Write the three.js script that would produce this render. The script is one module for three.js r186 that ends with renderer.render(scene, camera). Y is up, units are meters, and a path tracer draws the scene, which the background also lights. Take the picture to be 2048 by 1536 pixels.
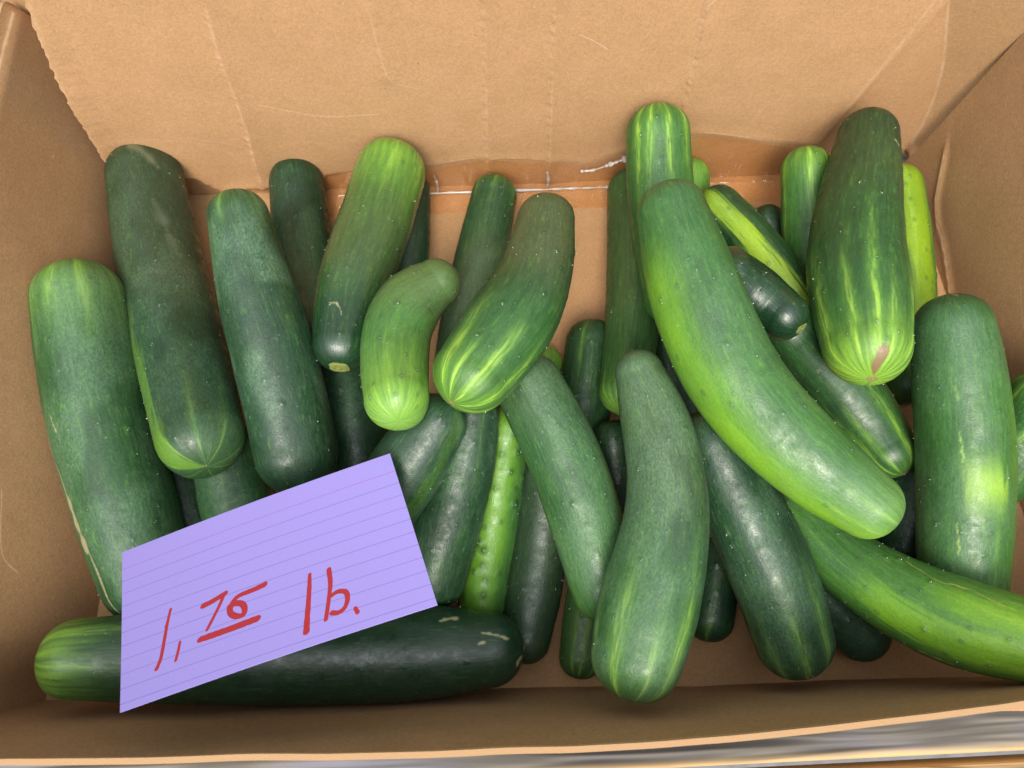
import * as THREE from 'three';
import { mergeGeometries } from 'three/addons/utils/BufferGeometryUtils.js';

// ---------- camera, sky, sun, exposure ----------
const scene = new THREE.Scene();
const PITCH = 73.2 * Math.PI / 180;
const camera = new THREE.PerspectiveCamera(53.31, 4 / 3, 0.01, 60);
camera.position.set(0, 0.45, 0);
camera.lookAt(0, 0.45 - Math.sin(PITCH), -Math.cos(PITCH));
camera.focus = 0.365;
camera.userData.fStop = 13;
scene.add(camera);

const SUN = new THREE.Vector3(-0.06, 1.0, 0.70).normalize();
{ // bright overcast sky, clearer around the veiled sun
  const w = 256, h = 128, px = new Float32Array(w * h * 4), d = new THREE.Vector3();
  for (let j = 0; j < h; j++) for (let i = 0; i < w; i++) {
    const el = (j + 0.5) / h * Math.PI - Math.PI / 2, az = (i + 0.5) / w * 2 * Math.PI - Math.PI;
    d.set(Math.cos(el) * Math.cos(az), Math.sin(el), Math.cos(el) * Math.sin(az));
    const c = Math.max(0, d.dot(SUN)), up = Math.max(0, d.y);
    let l = d.y > 0 ? 0.24 + 0.22 * up + 1.4 * c ** 4 + 3.2 * c ** 14 : 0.08;
    const k = (j * w + i) * 4;
    px[k] = l * (d.y > 0 ? 0.985 : 0.95); px[k + 1] = l; px[k + 2] = l * (d.y > 0 ? 1.05 : 0.9); px[k + 3] = 1;
  }
  const t = new THREE.DataTexture(px, w, h, THREE.RGBAFormat, THREE.FloatType);
  t.mapping = THREE.EquirectangularReflectionMapping; t.magFilter = t.minFilter = THREE.LinearFilter; t.needsUpdate = true;
  scene.background = t; scene.environment = t;
}
const sun = new THREE.DirectionalLight(0xfff0dc, 1.5);
sun.position.copy(SUN).multiplyScalar(3); sun.castShadow = true; sun.shadow.radius = 40;
sun.shadow.mapSize.set(2048, 2048);
Object.assign(sun.shadow.camera, { left: -0.7, right: 0.7, top: 0.7, bottom: -0.7, near: 0.5, far: 6 });
scene.add(sun, sun.target);

const renderer = new THREE.WebGLRenderer({ antialias: true });
renderer.toneMapping = THREE.LinearToneMapping;
renderer.toneMappingExposure = 1.82;
renderer.outputColorSpace = THREE.SRGBColorSpace;
renderer.shadowMap.enabled = true;

// ---------- noise and small helpers ----------
function rng(s) { return () => { s = (s + 0x6d2b79f5) | 0; let t = Math.imul(s ^ (s >>> 15), 1 | s); t = (t + Math.imul(t ^ (t >>> 7), 61 | t)) ^ t; return ((t ^ (t >>> 14)) >>> 0) / 4294967296; }; }
const TAB = new Float32Array(65536); { const r = rng(77); for (let i = 0; i < 65536; i++) TAB[i] = r(); }
function vn(x, y, per) { // value noise 0..1, periodic in x when per is given
  let xi = Math.floor(x), yi = Math.floor(y); let fx = x - xi, fy = y - yi;
  fx = fx * fx * (3 - 2 * fx); fy = fy * fy * (3 - 2 * fy);
  let x1 = xi + 1; if (per) { xi = ((xi % per) + per) % per; x1 = ((x1 % per) + per) % per; }
  const a = (yi & 255) << 8, b = ((yi + 1) & 255) << 8; xi &= 255; x1 &= 255;
  const p = TAB[a + xi], q = TAB[a + x1], r = TAB[b + xi], s = TAB[b + x1];
  return (p + (q - p) * fx) * (1 - fy) + (r + (s - r) * fx) * fy;
}
const fbm = (x, y, per) => 0.55 * vn(x, y, per) + 0.3 * vn(x * 2, y * 2 + 31, per && per * 2) + 0.15 * vn(x * 4, y * 4 + 67, per && per * 4);
const V3 = (x, y, z) => new THREE.Vector3(x, y, z);
const sst = (a, b, x) => { x = Math.min(1, Math.max(0, (x - a) / (b - a))); return x * x * (3 - 2 * x); };
const lerp = (a, b, t) => a + (b - a) * t;
const used = {};
function numbered(n) { if (!(n in used)) { used[n] = 0; return n; } used[n]++; return n + '_' + String(used[n]).padStart(3, '0'); }
function tag(o, label, category, group, kind) { if (label) o.userData.label = label; if (category) o.userData.category = category; if (group) o.userData.group = group; if (kind) o.userData.kind = kind; return o; }
function thing(name, label, category, pos, group, kind) { const g = new THREE.Group(); g.name = numbered(name); g.position.set(...pos); scene.add(g); return tag(g, label, category, group, kind); }
function part(name, geo, mat, parent) { const m = new THREE.Mesh(geo, mat); m.name = name; m.castShadow = m.receiveShadow = true; parent.add(m); return m; }
function dataTex(bytes, w, h, srgb) {
  const t = new THREE.DataTexture(bytes, w, h, THREE.RGBAFormat); t.magFilter = THREE.LinearFilter; t.minFilter = THREE.LinearMipmapLinearFilter; t.generateMipmaps = true;
  t.wrapS = t.wrapT = THREE.RepeatWrapping; if (srgb) t.colorSpace = THREE.SRGBColorSpace; t.needsUpdate = true; return t;
}
function greyTex(w, h, fn) { const b = new Uint8Array(w * h * 4); for (let j = 0; j < h; j++) for (let i = 0; i < w; i++) { const v = Math.max(0, Math.min(255, 255 * fn(i, j))), k = (j * w + i) * 4; b[k] = b[k + 1] = b[k + 2] = v; b[k + 3] = 255; } return dataTex(b, w, h); }
function canvasTex(c) { const t = new THREE.CanvasTexture(c); t.colorSpace = THREE.SRGBColorSpace; t.wrapS = t.wrapT = THREE.RepeatWrapping; t.anisotropy = 8; return t; }
function cat(P, t) { // Catmull-Rom through rows of numbers
  const n = P.length, s = Math.min(t * (n - 1), n - 1 - 1e-9), i = Math.floor(s), u = s - i, o = [];
  const p1 = P[i], p2 = P[i + 1];
  for (let k = 0; k < p1.length; k++) {
    const a = i ? P[i - 1][k] : 2 * p1[k] - p2[k], d = i + 2 < n ? P[i + 2][k] : 2 * p2[k] - p1[k], b = p1[k], c = p2[k];
    o.push(0.5 * (2 * b + (c - a) * u + (2 * a - 5 * b + 4 * c - d) * u * u + (3 * b - a - 3 * c + d) * u ** 3));
  }
  return o;
}

// ---------- the ground, the weathered table ----------
{
  const g = new THREE.PlaneGeometry(60, 60); g.rotateX(-Math.PI / 2);
  const gt = greyTex(256, 256, (i, j) => 0.12 + 0.10 * fbm(i / 8, j / 8, 32));
  gt.repeat.set(80, 80);
  const m = part('ground', g, new THREE.MeshStandardMaterial({ map: gt, roughness: 0.95 }), scene);
  m.position.y = -0.78; tag(m, 'dark ground far below the table', null, null, 'structure');
}
function slab(w, h, d, bev = 0.003) { // a board with eased long edges, uv in metres
  const s = new THREE.Shape(); s.moveTo(-d / 2 + bev, -h / 2); s.lineTo(d / 2 - bev, -h / 2); s.lineTo(d / 2, -h / 2 + bev); s.lineTo(d / 2, h / 2 - bev);
  s.quadraticCurveTo(d / 2, h / 2, d / 2 - bev, h / 2); s.lineTo(-d / 2 + bev, h / 2); s.quadraticCurveTo(-d / 2, h / 2, -d / 2, h / 2 - bev); s.lineTo(-d / 2, -h / 2 + bev); s.closePath();
  const g = new THREE.ExtrudeGeometry(s, { depth: w, bevelEnabled: false, curveSegments: 4, steps: 1 }); g.translate(0, 0, -w / 2); g.rotateY(Math.PI / 2);
  return g;
}
{
  const table = thing('wooden_table', 'weathered grey plank table top the cardboard box stands on', 'table', [0, -0.006, 0]);
  table.rotation.y = 0.045;
  const W = 1024, H = 256;
  for (let k = 0; k < 6; k++) {
    const by = new Uint8Array(W * H * 4), off = k * 37;
    const bump = new Uint8Array(W * H * 4);
    for (let j = 0; j < H; j++) for (let i = 0; i < W; i++) {
      const x = i / W * 16, y = j / H;
      const warp = fbm(x * 0.5, y * 5 + off, 8) * 0.10;
      const g1 = fbm(x * 0.35, (y + warp) * 30 + off, 0), g2 = vn(x * 3, (y + warp) * 110 + off, 0), g3 = fbm(x * 2, y * 6 + off, 0);
      let l = 0.24 + 0.66 * g1 + 0.26 * (g2 - 0.5); l *= 0.9 + 0.25 * (g3 - 0.5);
      const groove = sst(0.42, 0.26, g1); l *= 1 - 0.5 * groove;
      const blue = sst(0.3, 0.8, g3);
      const edge = Math.max(sst(0.05, 0.0, y + 0.02 * (g3 - 0.5)), sst(0.95, 1.0, y + 0.02 * (g3 - 0.5)));
      const q = (j * W + i) * 4, tan = Math.min(1, edge * 0.9);
      by[q] = lerp(255 * l * lerp(0.70, 0.63, blue), 188, tan); by[q + 1] = lerp(255 * l * lerp(0.67, 0.63, blue), 154, tan); by[q + 2] = lerp(255 * l * lerp(0.61, 0.67, blue), 102, tan); by[q + 3] = 255;
      bump[q] = bump[q + 1] = bump[q + 2] = 255 * Math.min(1, 0.3 + 0.5 * g1 + 0.2 * g2 - 0.3 * groove); bump[q + 3] = 255;
    }
    const map = dataTex(by, W, H, true), bm = dataTex(bump, W, H);
    const d = 0.138, z = 0.0145 + (k - 3) * 0.1425;
    for (const t of [map, bm]) { t.repeat.set(1 / 1.6, 1 / d); t.offset.set(0.5, 0.5); }
    const g = slab(1.6, 0.022, d, 0.004), P = g.attributes.position, U = g.attributes.uv;
    for (let i = 0; i < P.count; i++) U.setXY(i, P.getX(i), P.getZ(i));
    const m = part('plank', g, new THREE.MeshStandardMaterial({ map, bumpMap: bm, bumpScale: 0.0015, roughness: 0.85 }), table);
    m.position.set(0, -0.011, z);
  }
  for (const x of [-0.6, 0.6]) part('crossbeam', slab(0.09, 0.04, 0.85), new THREE.MeshStandardMaterial({ color: 0x6b6258, roughness: 0.9 }), table).position.set(x, -0.0425, -0.05);
}

// ---------- the cardboard box ----------
const kraft = document.createElement('canvas'); kraft.width = kraft.height = 1024;
function kraftFill(cv, scale, seed) { // brown board: mottled tone and short pulp fibres; scale = pixels per metre
  const x = cv.getContext('2d'), w = cv.width, h = cv.height, im = x.createImageData(w, h), r = rng(seed), k = scale / 5120;
  for (let j = 0; j < h; j++) for (let i = 0; i < w; i++) {
    const n = fbm(i / 90 / k, j / 90 / k + seed) - 0.5, m = vn(i / 5 / k, j / 5 / k + 9) - 0.5, s = r() - 0.5, q = (j * w + i) * 4;
    const l = 1 + 0.055 * n + 0.08 * m + 0.13 * s;
    im.data[q] = 163 * l; im.data[q + 1] = 126 * l; im.data[q + 2] = 86 * (l + 0.05 * n); im.data[q + 3] = 255;
  }
  x.putImageData(im, 0, 0);
  const cnt = w * h / 170 / k;
  for (let i = 0; i < cnt; i++) {
    const a = r() * 6.283, L = (2 + r() * 9) * k, px = r() * w, py = r() * h, lt = r();
    x.strokeStyle = lt < 0.55 ? `rgba(198,164,124,${0.10 + r() * 0.22})` : `rgba(92,58,32,${0.08 + r() * 0.2})`;
    x.lineWidth = 0.7 + r() * 0.7; x.beginPath(); x.moveTo(px, py); x.quadraticCurveTo(px + Math.cos(a) * L * 0.5 + r() * 3, py + Math.sin(a) * L * 0.5, px + Math.cos(a) * L, py + Math.sin(a) * L); x.stroke();
  }
  for (let i = 0; i < cnt / 400; i++) { x.fillStyle = r() < 0.5 ? 'rgba(60,38,22,0.45)' : 'rgba(236,206,160,0.4)'; x.beginPath(); x.arc(r() * w, r() * h, 0.6 + r() * 1.1, 0, 7); x.fill(); }
}
kraftFill(kraft, 5120, 5);
const kraftMap = canvasTex(kraft); kraftMap.repeat.set(5, 5);
const kraftBump = greyTex(512, 512, (i, j) => 0.5 + 0.6 * (fbm(i / 3, j / 3, 0) - 0.5)); kraftBump.repeat.set(8, 8);
const kraftMat = new THREE.MeshStandardMaterial({ map: kraftMap, bumpMap: kraftBump, bumpScale: 0.00009, roughness: 0.86 });
const cutMat = new THREE.MeshStandardMaterial({ color: 0x9a7a56, bumpMap: kraftBump, bumpScale: 0.0002, roughness: 0.9 });
function wornMap(w, h, x0, y0, x1, y1, lines, seed) { // brown board with rubbed lines along its creases; metres -> pixels
  const c = document.createElement('canvas'); c.width = w; c.height = h; kraftFill(c, w / (x1 - x0), seed);
  const x = c.getContext('2d'), r = rng(seed + 3), X = (m) => (m - x0) / (x1 - x0) * w, Y = (m) => h - (m - y0) / (y1 - y0) * h, s = w / (x1 - x0) / 1000;
  for (const [pts, width, a, rgb] of lines) {
    const P = pts.map(([u, v]) => [X(u / 1000), Y(v / 1000)]);
    for (let pass = 0; pass < 3; pass++) for (let i = 0; i < 260; i++) {
      const t0 = r(), p = cat(P, t0), q = cat(P, Math.min(1, t0 + 0.015 + r() * 0.03)), o = (r() + r() - 1) * width * s;
      x.strokeStyle = `rgba(${rgb || '200,168,128'},${a * r()})`; x.lineWidth = (0.15 + r() * 0.4) * s * width; x.beginPath(); x.moveTo(p[0] + o, p[1] + o * 0.3); x.lineTo(q[0] + o, q[1] + o * 0.3); x.stroke();
    }
  }
  const t = canvasTex(c); t.repeat.set(1 / (x1 - x0), 1 / (y1 - y0)); t.offset.set(-x0 / (x1 - x0), -y0 / (y1 - y0)); return t;
}
// distance of (x, y) from a polyline in millimetres, signed by side
function lineDist(pts, x, y) {
  let best = 1e9;
  for (let i = 0; i + 1 < pts.length; i++) {
    const [ax, ay] = pts[i], [bx, by] = pts[i + 1], dx = bx - ax, dy = by - ay, t = Math.min(1, Math.max(0, ((x - ax) * dx + (y - ay) * dy) / (dx * dx + dy * dy)));
    const ex = x - ax - t * dx, ey = y - ay - t * dy, d = Math.hypot(ex, ey); if (d < Math.abs(best)) best = (dx * ey - dy * ex > 0 ? 1 : -1) * d;
  }
  return best;
}
// a sheet of board: at(s, t) gives the inner face, s and t in 0..1; uvOf gives metres; the sheet gets thickness along 'out'
function board(at, uvOf, nu, nv, th, out) {
  const pos = [], uv = [], idx = [], o = new THREE.Vector3(...out).normalize().multiplyScalar(th);
  const row = nu + 1;
  for (let side = 0; side < 2; side++) for (let j = 0; j <= nv; j++) for (let i = 0; i <= nu; i++) {
    const p = at(i / nu, j / nv), q = uvOf(i / nu, j / nv, p); pos.push(p.x + side * o.x, p.y + side * o.y, p.z + side * o.z); uv.push(q[0], q[1]);
  }
  const n = row * (nv + 1);
  for (let j = 0; j < nv; j++) for (let i = 0; i < nu; i++) { const a = j * row + i, b = a + 1, c = a + row, d = c + 1; idx.push(a, b, c, b, d, c, n + a, n + c, n + b, n + b, n + c, n + d); }
  { const q = (k) => V3(pos[k * 3], pos[k * 3 + 1], pos[k * 3 + 2]), mI = Math.floor(nv / 2) * row + Math.floor(nu / 2), a = q(mI), b = q(mI + 1).sub(a), c = q(mI + row).sub(a); if (b.cross(c).dot(o) > 0) for (let k = 0; k < idx.length; k += 3) { const w = idx[k]; idx[k] = idx[k + 1]; idx[k + 1] = w; } }
  const g = new THREE.BufferGeometry(); g.setAttribute('position', new THREE.Float32BufferAttribute(pos, 3)); g.setAttribute('uv', new THREE.Float32BufferAttribute(uv, 2)); g.setIndex(idx); g.computeVertexNormals();
  // rim
  const rp = [], ru = [], ri = []; const ring = [];
  for (let i = 0; i < nu; i++) ring.push(i); for (let j = 0; j < nv; j++) ring.push(j * row + nu); for (let i = nu; i > 0; i--) ring.push(nv * row + i); for (let j = nv; j > 0; j--) ring.push(j * row);
  ring.forEach((a, k) => { for (const s of [0, 1]) { const b = (a + s * n) * 3; rp.push(pos[b], pos[b + 1], pos[b + 2]); ru.push(k * 0.003, s * 0.004); } const m = ring.length, q = (k + 1) % m; ri.push(2 * k, 2 * k + 1, 2 * q, 2 * q, 2 * k + 1, 2 * q + 1); });
  const e = new THREE.BufferGeometry(); e.setAttribute('position', new THREE.Float32BufferAttribute(rp, 3)); e.setAttribute('uv', new THREE.Float32BufferAttribute(ru, 2)); e.setIndex(ri); e.computeVertexNormals();
  return [g, e];
}
const zBack = (x) => -0.2755 - 0.04 * x;
{
  const box = thing('cardboard_box', 'open brown cardboard box with creased sides holding the cucumbers', 'box', [0, 0, 0]);
  const panel = (name, at, uvOf, nu, nv, th, out, mat = kraftMat) => { const [g, e] = board(at, uvOf, nu, nv, th, out); const m = part(name, g, mat, box); part('cut_edge', e, cutMat, m); return m; };
  // bottom
  panel('bottom_panel', (s, t) => V3(lerp(-0.262, lerp(0.268, 0.318, t), s), 0 + 0.0006 * (fbm(s * 9, t * 6) - 0.5), lerp(-0.29, 0.05, t)), (s, t, p) => [p.x, p.z], 60, 40, 0.004, [0, -1, 0]);
  // back wall, its left edge a free torn edge
  const creases = [
    [[[-146, 200], [-147, 155], [-151, 122], [-154, 81], [-163, 16]], 2.0, 7, 1.6], [[[-69, 170], [-69, 149], [-68, 106]], 1.6, 5, 1],
    [[[-13, 200], [-14, 155], [-15, 102], [-16, 5]], 2.2, 6, 1.2], [[[19, 200], [20, 155], [21, 102], [23, 5]], 2.2, 6, 1.2], [[[91, 200], [93, 155], [97, 118], [98, 70]], 2.4, 7, 1.5],
    [[[-230, 24], [-201, 22], [-191, 6], [-161, 9], [-125, 16]], 3.0, 6, 2.2], [[[-60, 24], [-20, 33], [31, 27], [47, 21], [71, 35], [111, 51], [166, 38], [195, 32]], 1.2, 4, 1]];
  const scuff = [
    [[[-145, 155], [-150, 122], [-153, 81], [-162, 16]], 1.17, 0.053], [[[-69, 150], [-66, 106], [-52, 96]], 0.78, 0.053], [[[-14, 100], [-16, 27]], 0.65, 0.033], [[[22, 100], [24, 22]], 0.65, 0.040], [[[94, 150], [98, 90]], 0.65, 0.033],
    [[[-143, 87], [-110, 75], [-76, 76]], 0.91, 0.099], [[[34, 130], [42, 125], [50, 119]], 0.78, 0.132], [[[103, 154], [100, 150], [96, 146]], 0.65, 0.165], [[[-60, 24], [-20, 33], [31, 27], [47, 21], [71, 35], [111, 51], [166, 38], [195, 32]], 1.43, 0.073],
    [[[-226, 160], [-236, 125], [-243, 90], [-247, 50], [-252, 10]], 2.08, 0.066], [[[210, 155], [206, 125], [200, 88], [192, 38]], 1.56, 0.053], [[[-80, 60], [-20, 52], [40, 62]], 0.91, 0.023], [[[-190, 60], [-160, 50]], 0.78, 0.040]];
  const backMat = kraftMat.clone(); backMat.map = wornMap(2048, 900, -0.27, -0.01, 0.27, 0.23, scuff, 11);
  const er = rng(4), rag = Array.from({ length: 90 }, () => (er() - 0.5) * 0.0016);
  panel('back_panel', (s, t) => {
    const y = t * 0.2, k = Math.floor(t * 88), jag = lerp(rag[k], rag[k + 1], t * 88 - k);
    const xl = cat([[-0.2585], [-0.247], [-0.241], [-0.230], [-0.214]], t)[0] + jag, xr = cat([[0.186], [0.1955], [0.2045], [0.217], [0.230]], t)[0] + jag * 0.7;
    const x = lerp(xl, xr, s); let d = 0.0032 * (fbm(x * 8 + 5, y * 5) - 0.5) + 0.0003 * (fbm(x * 60, y * 60) - 0.5);
    for (const [pts, amp, w, asym] of creases) { const q = lineDist(pts, x * 1000, y * 1000); if (Math.abs(q) < w * 6) d += amp * 0.001 * (Math.exp(-((q / w) ** 2)) * 0.35 + (q > 0 ? Math.exp(-q / (w * 2)) : 0) * asym * 0.35); }
    const curl = sst(0.035, 0, s) * 0.004 * (1 - t);
    return V3(x, y, zBack(x) + d + curl - 0.012 * t * t);
  }, (s, t, p) => [p.x, p.y], 300, 130, 0.0035, [0, 0, -1], backMat);
  // second layer showing right of the torn edge, with the folded triangle
  const tri = [[212, 160], [219, 142], [232, 114], [247, 81], [259, 43], [264, 12]];
  const rearMat = kraftMat.clone(); rearMat.map = wornMap(1024, 1024, 0.05, -0.01, 0.30, 0.23, [[tri, 1.2, 0.10], [[[226, 150], [232, 160], [240, 172]], 0.5, 0.3]], 23);
  panel('rear_flap', (s, t) => {
    const y = t * 0.2, x = lerp(0.08, 0.272, s); const q = lineDist(tri, x * 1000, y * 1000);
    const d = (q > 0 ? 0.42 : 0.02) * Math.min(0.05, Math.abs(q) * 0.001) + 0.0002 * Math.exp(-((q / 1.6) ** 2)) + 0.002 * (fbm(x * 8 + 2, y * 8) - 0.5);
    return V3(x, y, zBack(x) - 0.0125 + d - 0.010 * t * t);
  }, (s, t, p) => [p.x, p.y], 150, 110, 0.0035, [0, 0, -1], rearMat);
  // outer layer seen through the gap at the left corner
  panel('corner_flap', (s, t) => V3(lerp(-0.279, -0.16, s), t * 0.135, -0.3215 + 0.012 * s + 0.004 * Math.sin(s * 5)), (s, t, p) => [p.x, p.y], 20, 16, 0.0035, [0, 0, -1]);
  // left wall with its rounded top corner
  const leftMat = kraftMat.clone(); leftMat.map = wornMap(1024, 512, -0.34, -0.01, 0.08, 0.16, [[[[-60, 70], [-30, 63], [-20, 52]], 0.6, 0.4], [[[-310, 116], [-270, 117], [-200, 120], [-60, 122]], 2.2, 0.22]], 31);
  panel('left_panel', (s, t) => {
    const z = lerp(-0.320, 0.053, s); const top = 0.1215 - 0.028 * Math.exp(-(((z + 0.3235) / 0.007) ** 2)); const y = t * top;
    const x = -0.2540 + (0.021 * sst(0.040, 0.0, z) - 0.012 * sst(-0.10, -0.28, z)) * (1 - t) ** 1.3 - 0.012 * t - 0.0012 * (s - 0.5) + 0.003 * (fbm(z * 8 + 3, y * 7) - 0.5) + 0.0003 * (fbm(z * 60, y * 60) - 0.5) - 0.003 * sst(0.92, 1, t);
    return V3(x, y, z);
  }, (s, t, p) => [p.z, p.y], 160, 60, 0.0035, [-1, 0, 0], leftMat);
  // right wall with wrinkles by the corner
  const wr = [[-272, 43], [-262, 32], [-251, 20], [-238, 14], [-222, 12], [-190, 3]];
  const rightMat = kraftMat.clone(); rightMat.map = wornMap(1024, 512, -0.34, -0.01, 0.10, 0.20, [[wr, 0.9, 0.22], [[[-175, 60], [-150, 50], [-120, 55]], 0.5, 0.15], [[[-150, 40], [-135, 30], [-120, 36]], 0.5, 0.12]], 37);
  panel('right_panel', (s, t) => {
    const z = lerp(-0.288, 0.053, s), y = t * 0.16, q = lineDist(wr, z * 1000, y * 1000);
    const x = 0.262 + 0.167 * (z + 0.28) + 0.006 * t - 0.0010 * Math.exp(-((q / 2.2) ** 2)) + (q > 0 ? 0.0008 * Math.exp(-q / 8) : 0) + 0.004 * (fbm(z * 8 + 8, y * 7) - 0.5);
    return V3(x, y, z);
  }, (s, t, p) => [p.z, p.y], 160, 70, 0.0035, [1, 0, 0], rightMat);
  // front wall
  const frontMat = kraftMat.clone(); frontMat.map = wornMap(1024, 256, -0.30, -0.01, 0.34, 0.15, [[[[-280, 128], [-100, 128], [100, 128], [310, 128]], 1.6, 0.25]], 41);
  panel('front_panel', (s, t) => {
    const x = lerp(-0.272, 0.324, s), y = t * (0.1295 + 0.006 * x);
    return V3(x, y, 0.0385 - 0.021 * x - 0.36 * Math.max(0, x) ** 2 * t + 0.0105 * t + 0.003 * (fbm(x * 10, y * 12 + 4) - 0.5) + 0.0003 * (fbm(x * 50, y * 60) - 0.5));
  }, (s, t, p) => [p.x, p.y], 200, 40, 0.0023, [0, 0, 1], frontMat);
  // clear tape along the back seam
  const up = [[-0.13, 0.024], [-0.078, 0.026], [-0.049, 0.026], [-0.020, 0.033], [0.005, 0.030], [0.031, 0.026], [0.047, 0.021], [0.071, 0.035], [0.111, 0.051], [0.136, 0.047], [0.166, 0.038], [0.187, 0.033]];
  const tapeMat = new THREE.MeshPhysicalMaterial({ color: 0xfff3e4, roughness: 0.16, transmission: 1, thickness: 0, ior: 1.45, clearcoat: 0.4 });
  const tapePos = [], tapeUv = [], tapeIdx = [], NU = 220, NV = 26;
  for (let j = 0; j <= NV; j++) for (let i = 0; i <= NU; i++) {
    const s = i / NU, [x, top] = cat(up, s), t = j / NV, L = top + 0.016; let h = t * L - 0.016;
    const wob = 0.0009 * (vn(x * 180, t * 3) + vn(x * 420, t * 5 + 4)) + 0.0015 * Math.exp(-(((x + 0.049) / 0.0022) ** 2)) + 0.0015 * Math.exp(-(((x + 0.014) / 0.002) ** 2)) + 0.0017 * Math.exp(-(((x - 0.023) / 0.0022) ** 2)) + 0.0015 * Math.exp(-(((x - 0.048) / 0.0016) ** 2));
    const zb = zBack(x) + 0.0045 + wob, yb = 0.0016 + wob * 0.7;
    const y = h > 0 ? yb + h : yb, z = h > 0 ? zb - 0.0005 * (h / top) : zb - h;
    tapePos.push(x, y, z); tapeUv.push(s, t);
  }
  for (let j = 0; j < NV; j++) for (let i = 0; i < NU; i++) { const a = j * (NU + 1) + i, c = a + NU + 1; tapeIdx.push(a, a + 1, c, a + 1, c + 1, c); }
  const tg = new THREE.BufferGeometry(); tg.setAttribute('position', new THREE.Float32BufferAttribute(tapePos, 3)); tg.setAttribute('uv', new THREE.Float32BufferAttribute(tapeUv, 2)); tg.setIndex(tapeIdx); tg.computeVertexNormals();
  const tape = part('packing_tape', tg, tapeMat, box); tag(tape, 'clear wrinkled packing tape along the back seam');
  // frayed fold of the tape; whitish colour paints in the reflections along its bends
  const foldGlintMat = new THREE.MeshPhysicalMaterial({ color: 0xa39b94, roughness: 0.35, clearcoat: 0.5 });
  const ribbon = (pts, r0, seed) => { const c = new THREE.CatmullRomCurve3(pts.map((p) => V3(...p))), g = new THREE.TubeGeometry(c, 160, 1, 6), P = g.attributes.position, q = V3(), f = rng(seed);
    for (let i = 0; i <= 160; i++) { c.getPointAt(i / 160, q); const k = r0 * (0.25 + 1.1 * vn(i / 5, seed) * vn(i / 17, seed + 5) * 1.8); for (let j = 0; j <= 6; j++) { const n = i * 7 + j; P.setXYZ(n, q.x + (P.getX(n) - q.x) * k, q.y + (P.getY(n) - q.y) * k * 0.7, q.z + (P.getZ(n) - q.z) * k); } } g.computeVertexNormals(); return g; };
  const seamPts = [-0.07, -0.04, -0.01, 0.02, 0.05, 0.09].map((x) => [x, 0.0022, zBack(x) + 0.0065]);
  part('tape_fold_glint', ribbon(seamPts, 0.0012, 3), foldGlintMat, tape);
  for (const x of [-0.049, -0.014, 0.023]) part('tape_fold_glint', ribbon([[x, 0.004, zBack(x) + 0.007], [x + 0.0006, 0.013, zBack(x) + 0.0066], [x - 0.0006, 0.023, zBack(x) + 0.0062]], 0.0007, 12 + x * 99), foldGlintMat, tape);
  part('tape_fold_glint', ribbon([[0.044, 0.0225, zBack(0.044) + 0.0065], [0.052, 0.0235, zBack(0.052) + 0.0065], [0.062, 0.0285, zBack(0.062) + 0.006], [0.074, 0.036, zBack(0.074) + 0.006]], 0.0013, 8), foldGlintMat, tape);
}

// ---------- the cucumbers ----------
const rough = greyTex(256, 256, (i, j) => 0.5 + 0.55 * (fbm(i / 16, j / 16, 16) - 0.5) + 0.2 * (vn(i / 3, j / 3, 0) - 0.5));
const skinBump = greyTex(256, 512, (i, j) => 0.5 + 0.35 * (fbm(i / 4, j / 14, 64) - 0.5) + 0.3 * (vn(i / 2, j / 3, 128) - 0.5));
rough.repeat.set(2, 3); skinBump.repeat.set(2, 2);
const scarMat = new THREE.MeshStandardMaterial({ color: 0x9a8457, roughness: 0.9, bumpMap: rough, bumpScale: 0.0006 });
const greenScarMat = new THREE.MeshStandardMaterial({ color: 0x77803a, roughness: 0.8, bumpMap: rough, bumpScale: 0.0006 });
const spineMat = new THREE.MeshStandardMaterial({ color: 0xa2ac96, roughness: 0.6 });
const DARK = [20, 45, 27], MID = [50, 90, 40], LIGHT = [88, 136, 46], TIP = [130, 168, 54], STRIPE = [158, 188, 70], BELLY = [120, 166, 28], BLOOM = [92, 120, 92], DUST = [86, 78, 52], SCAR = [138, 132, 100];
const mix = (a, b, t) => { a[0] += (b[0] - a[0]) * t; a[1] += (b[1] - a[1]) * t; a[2] += (b[2] - a[2]) * t; };
let seedNo = 0;
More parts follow.
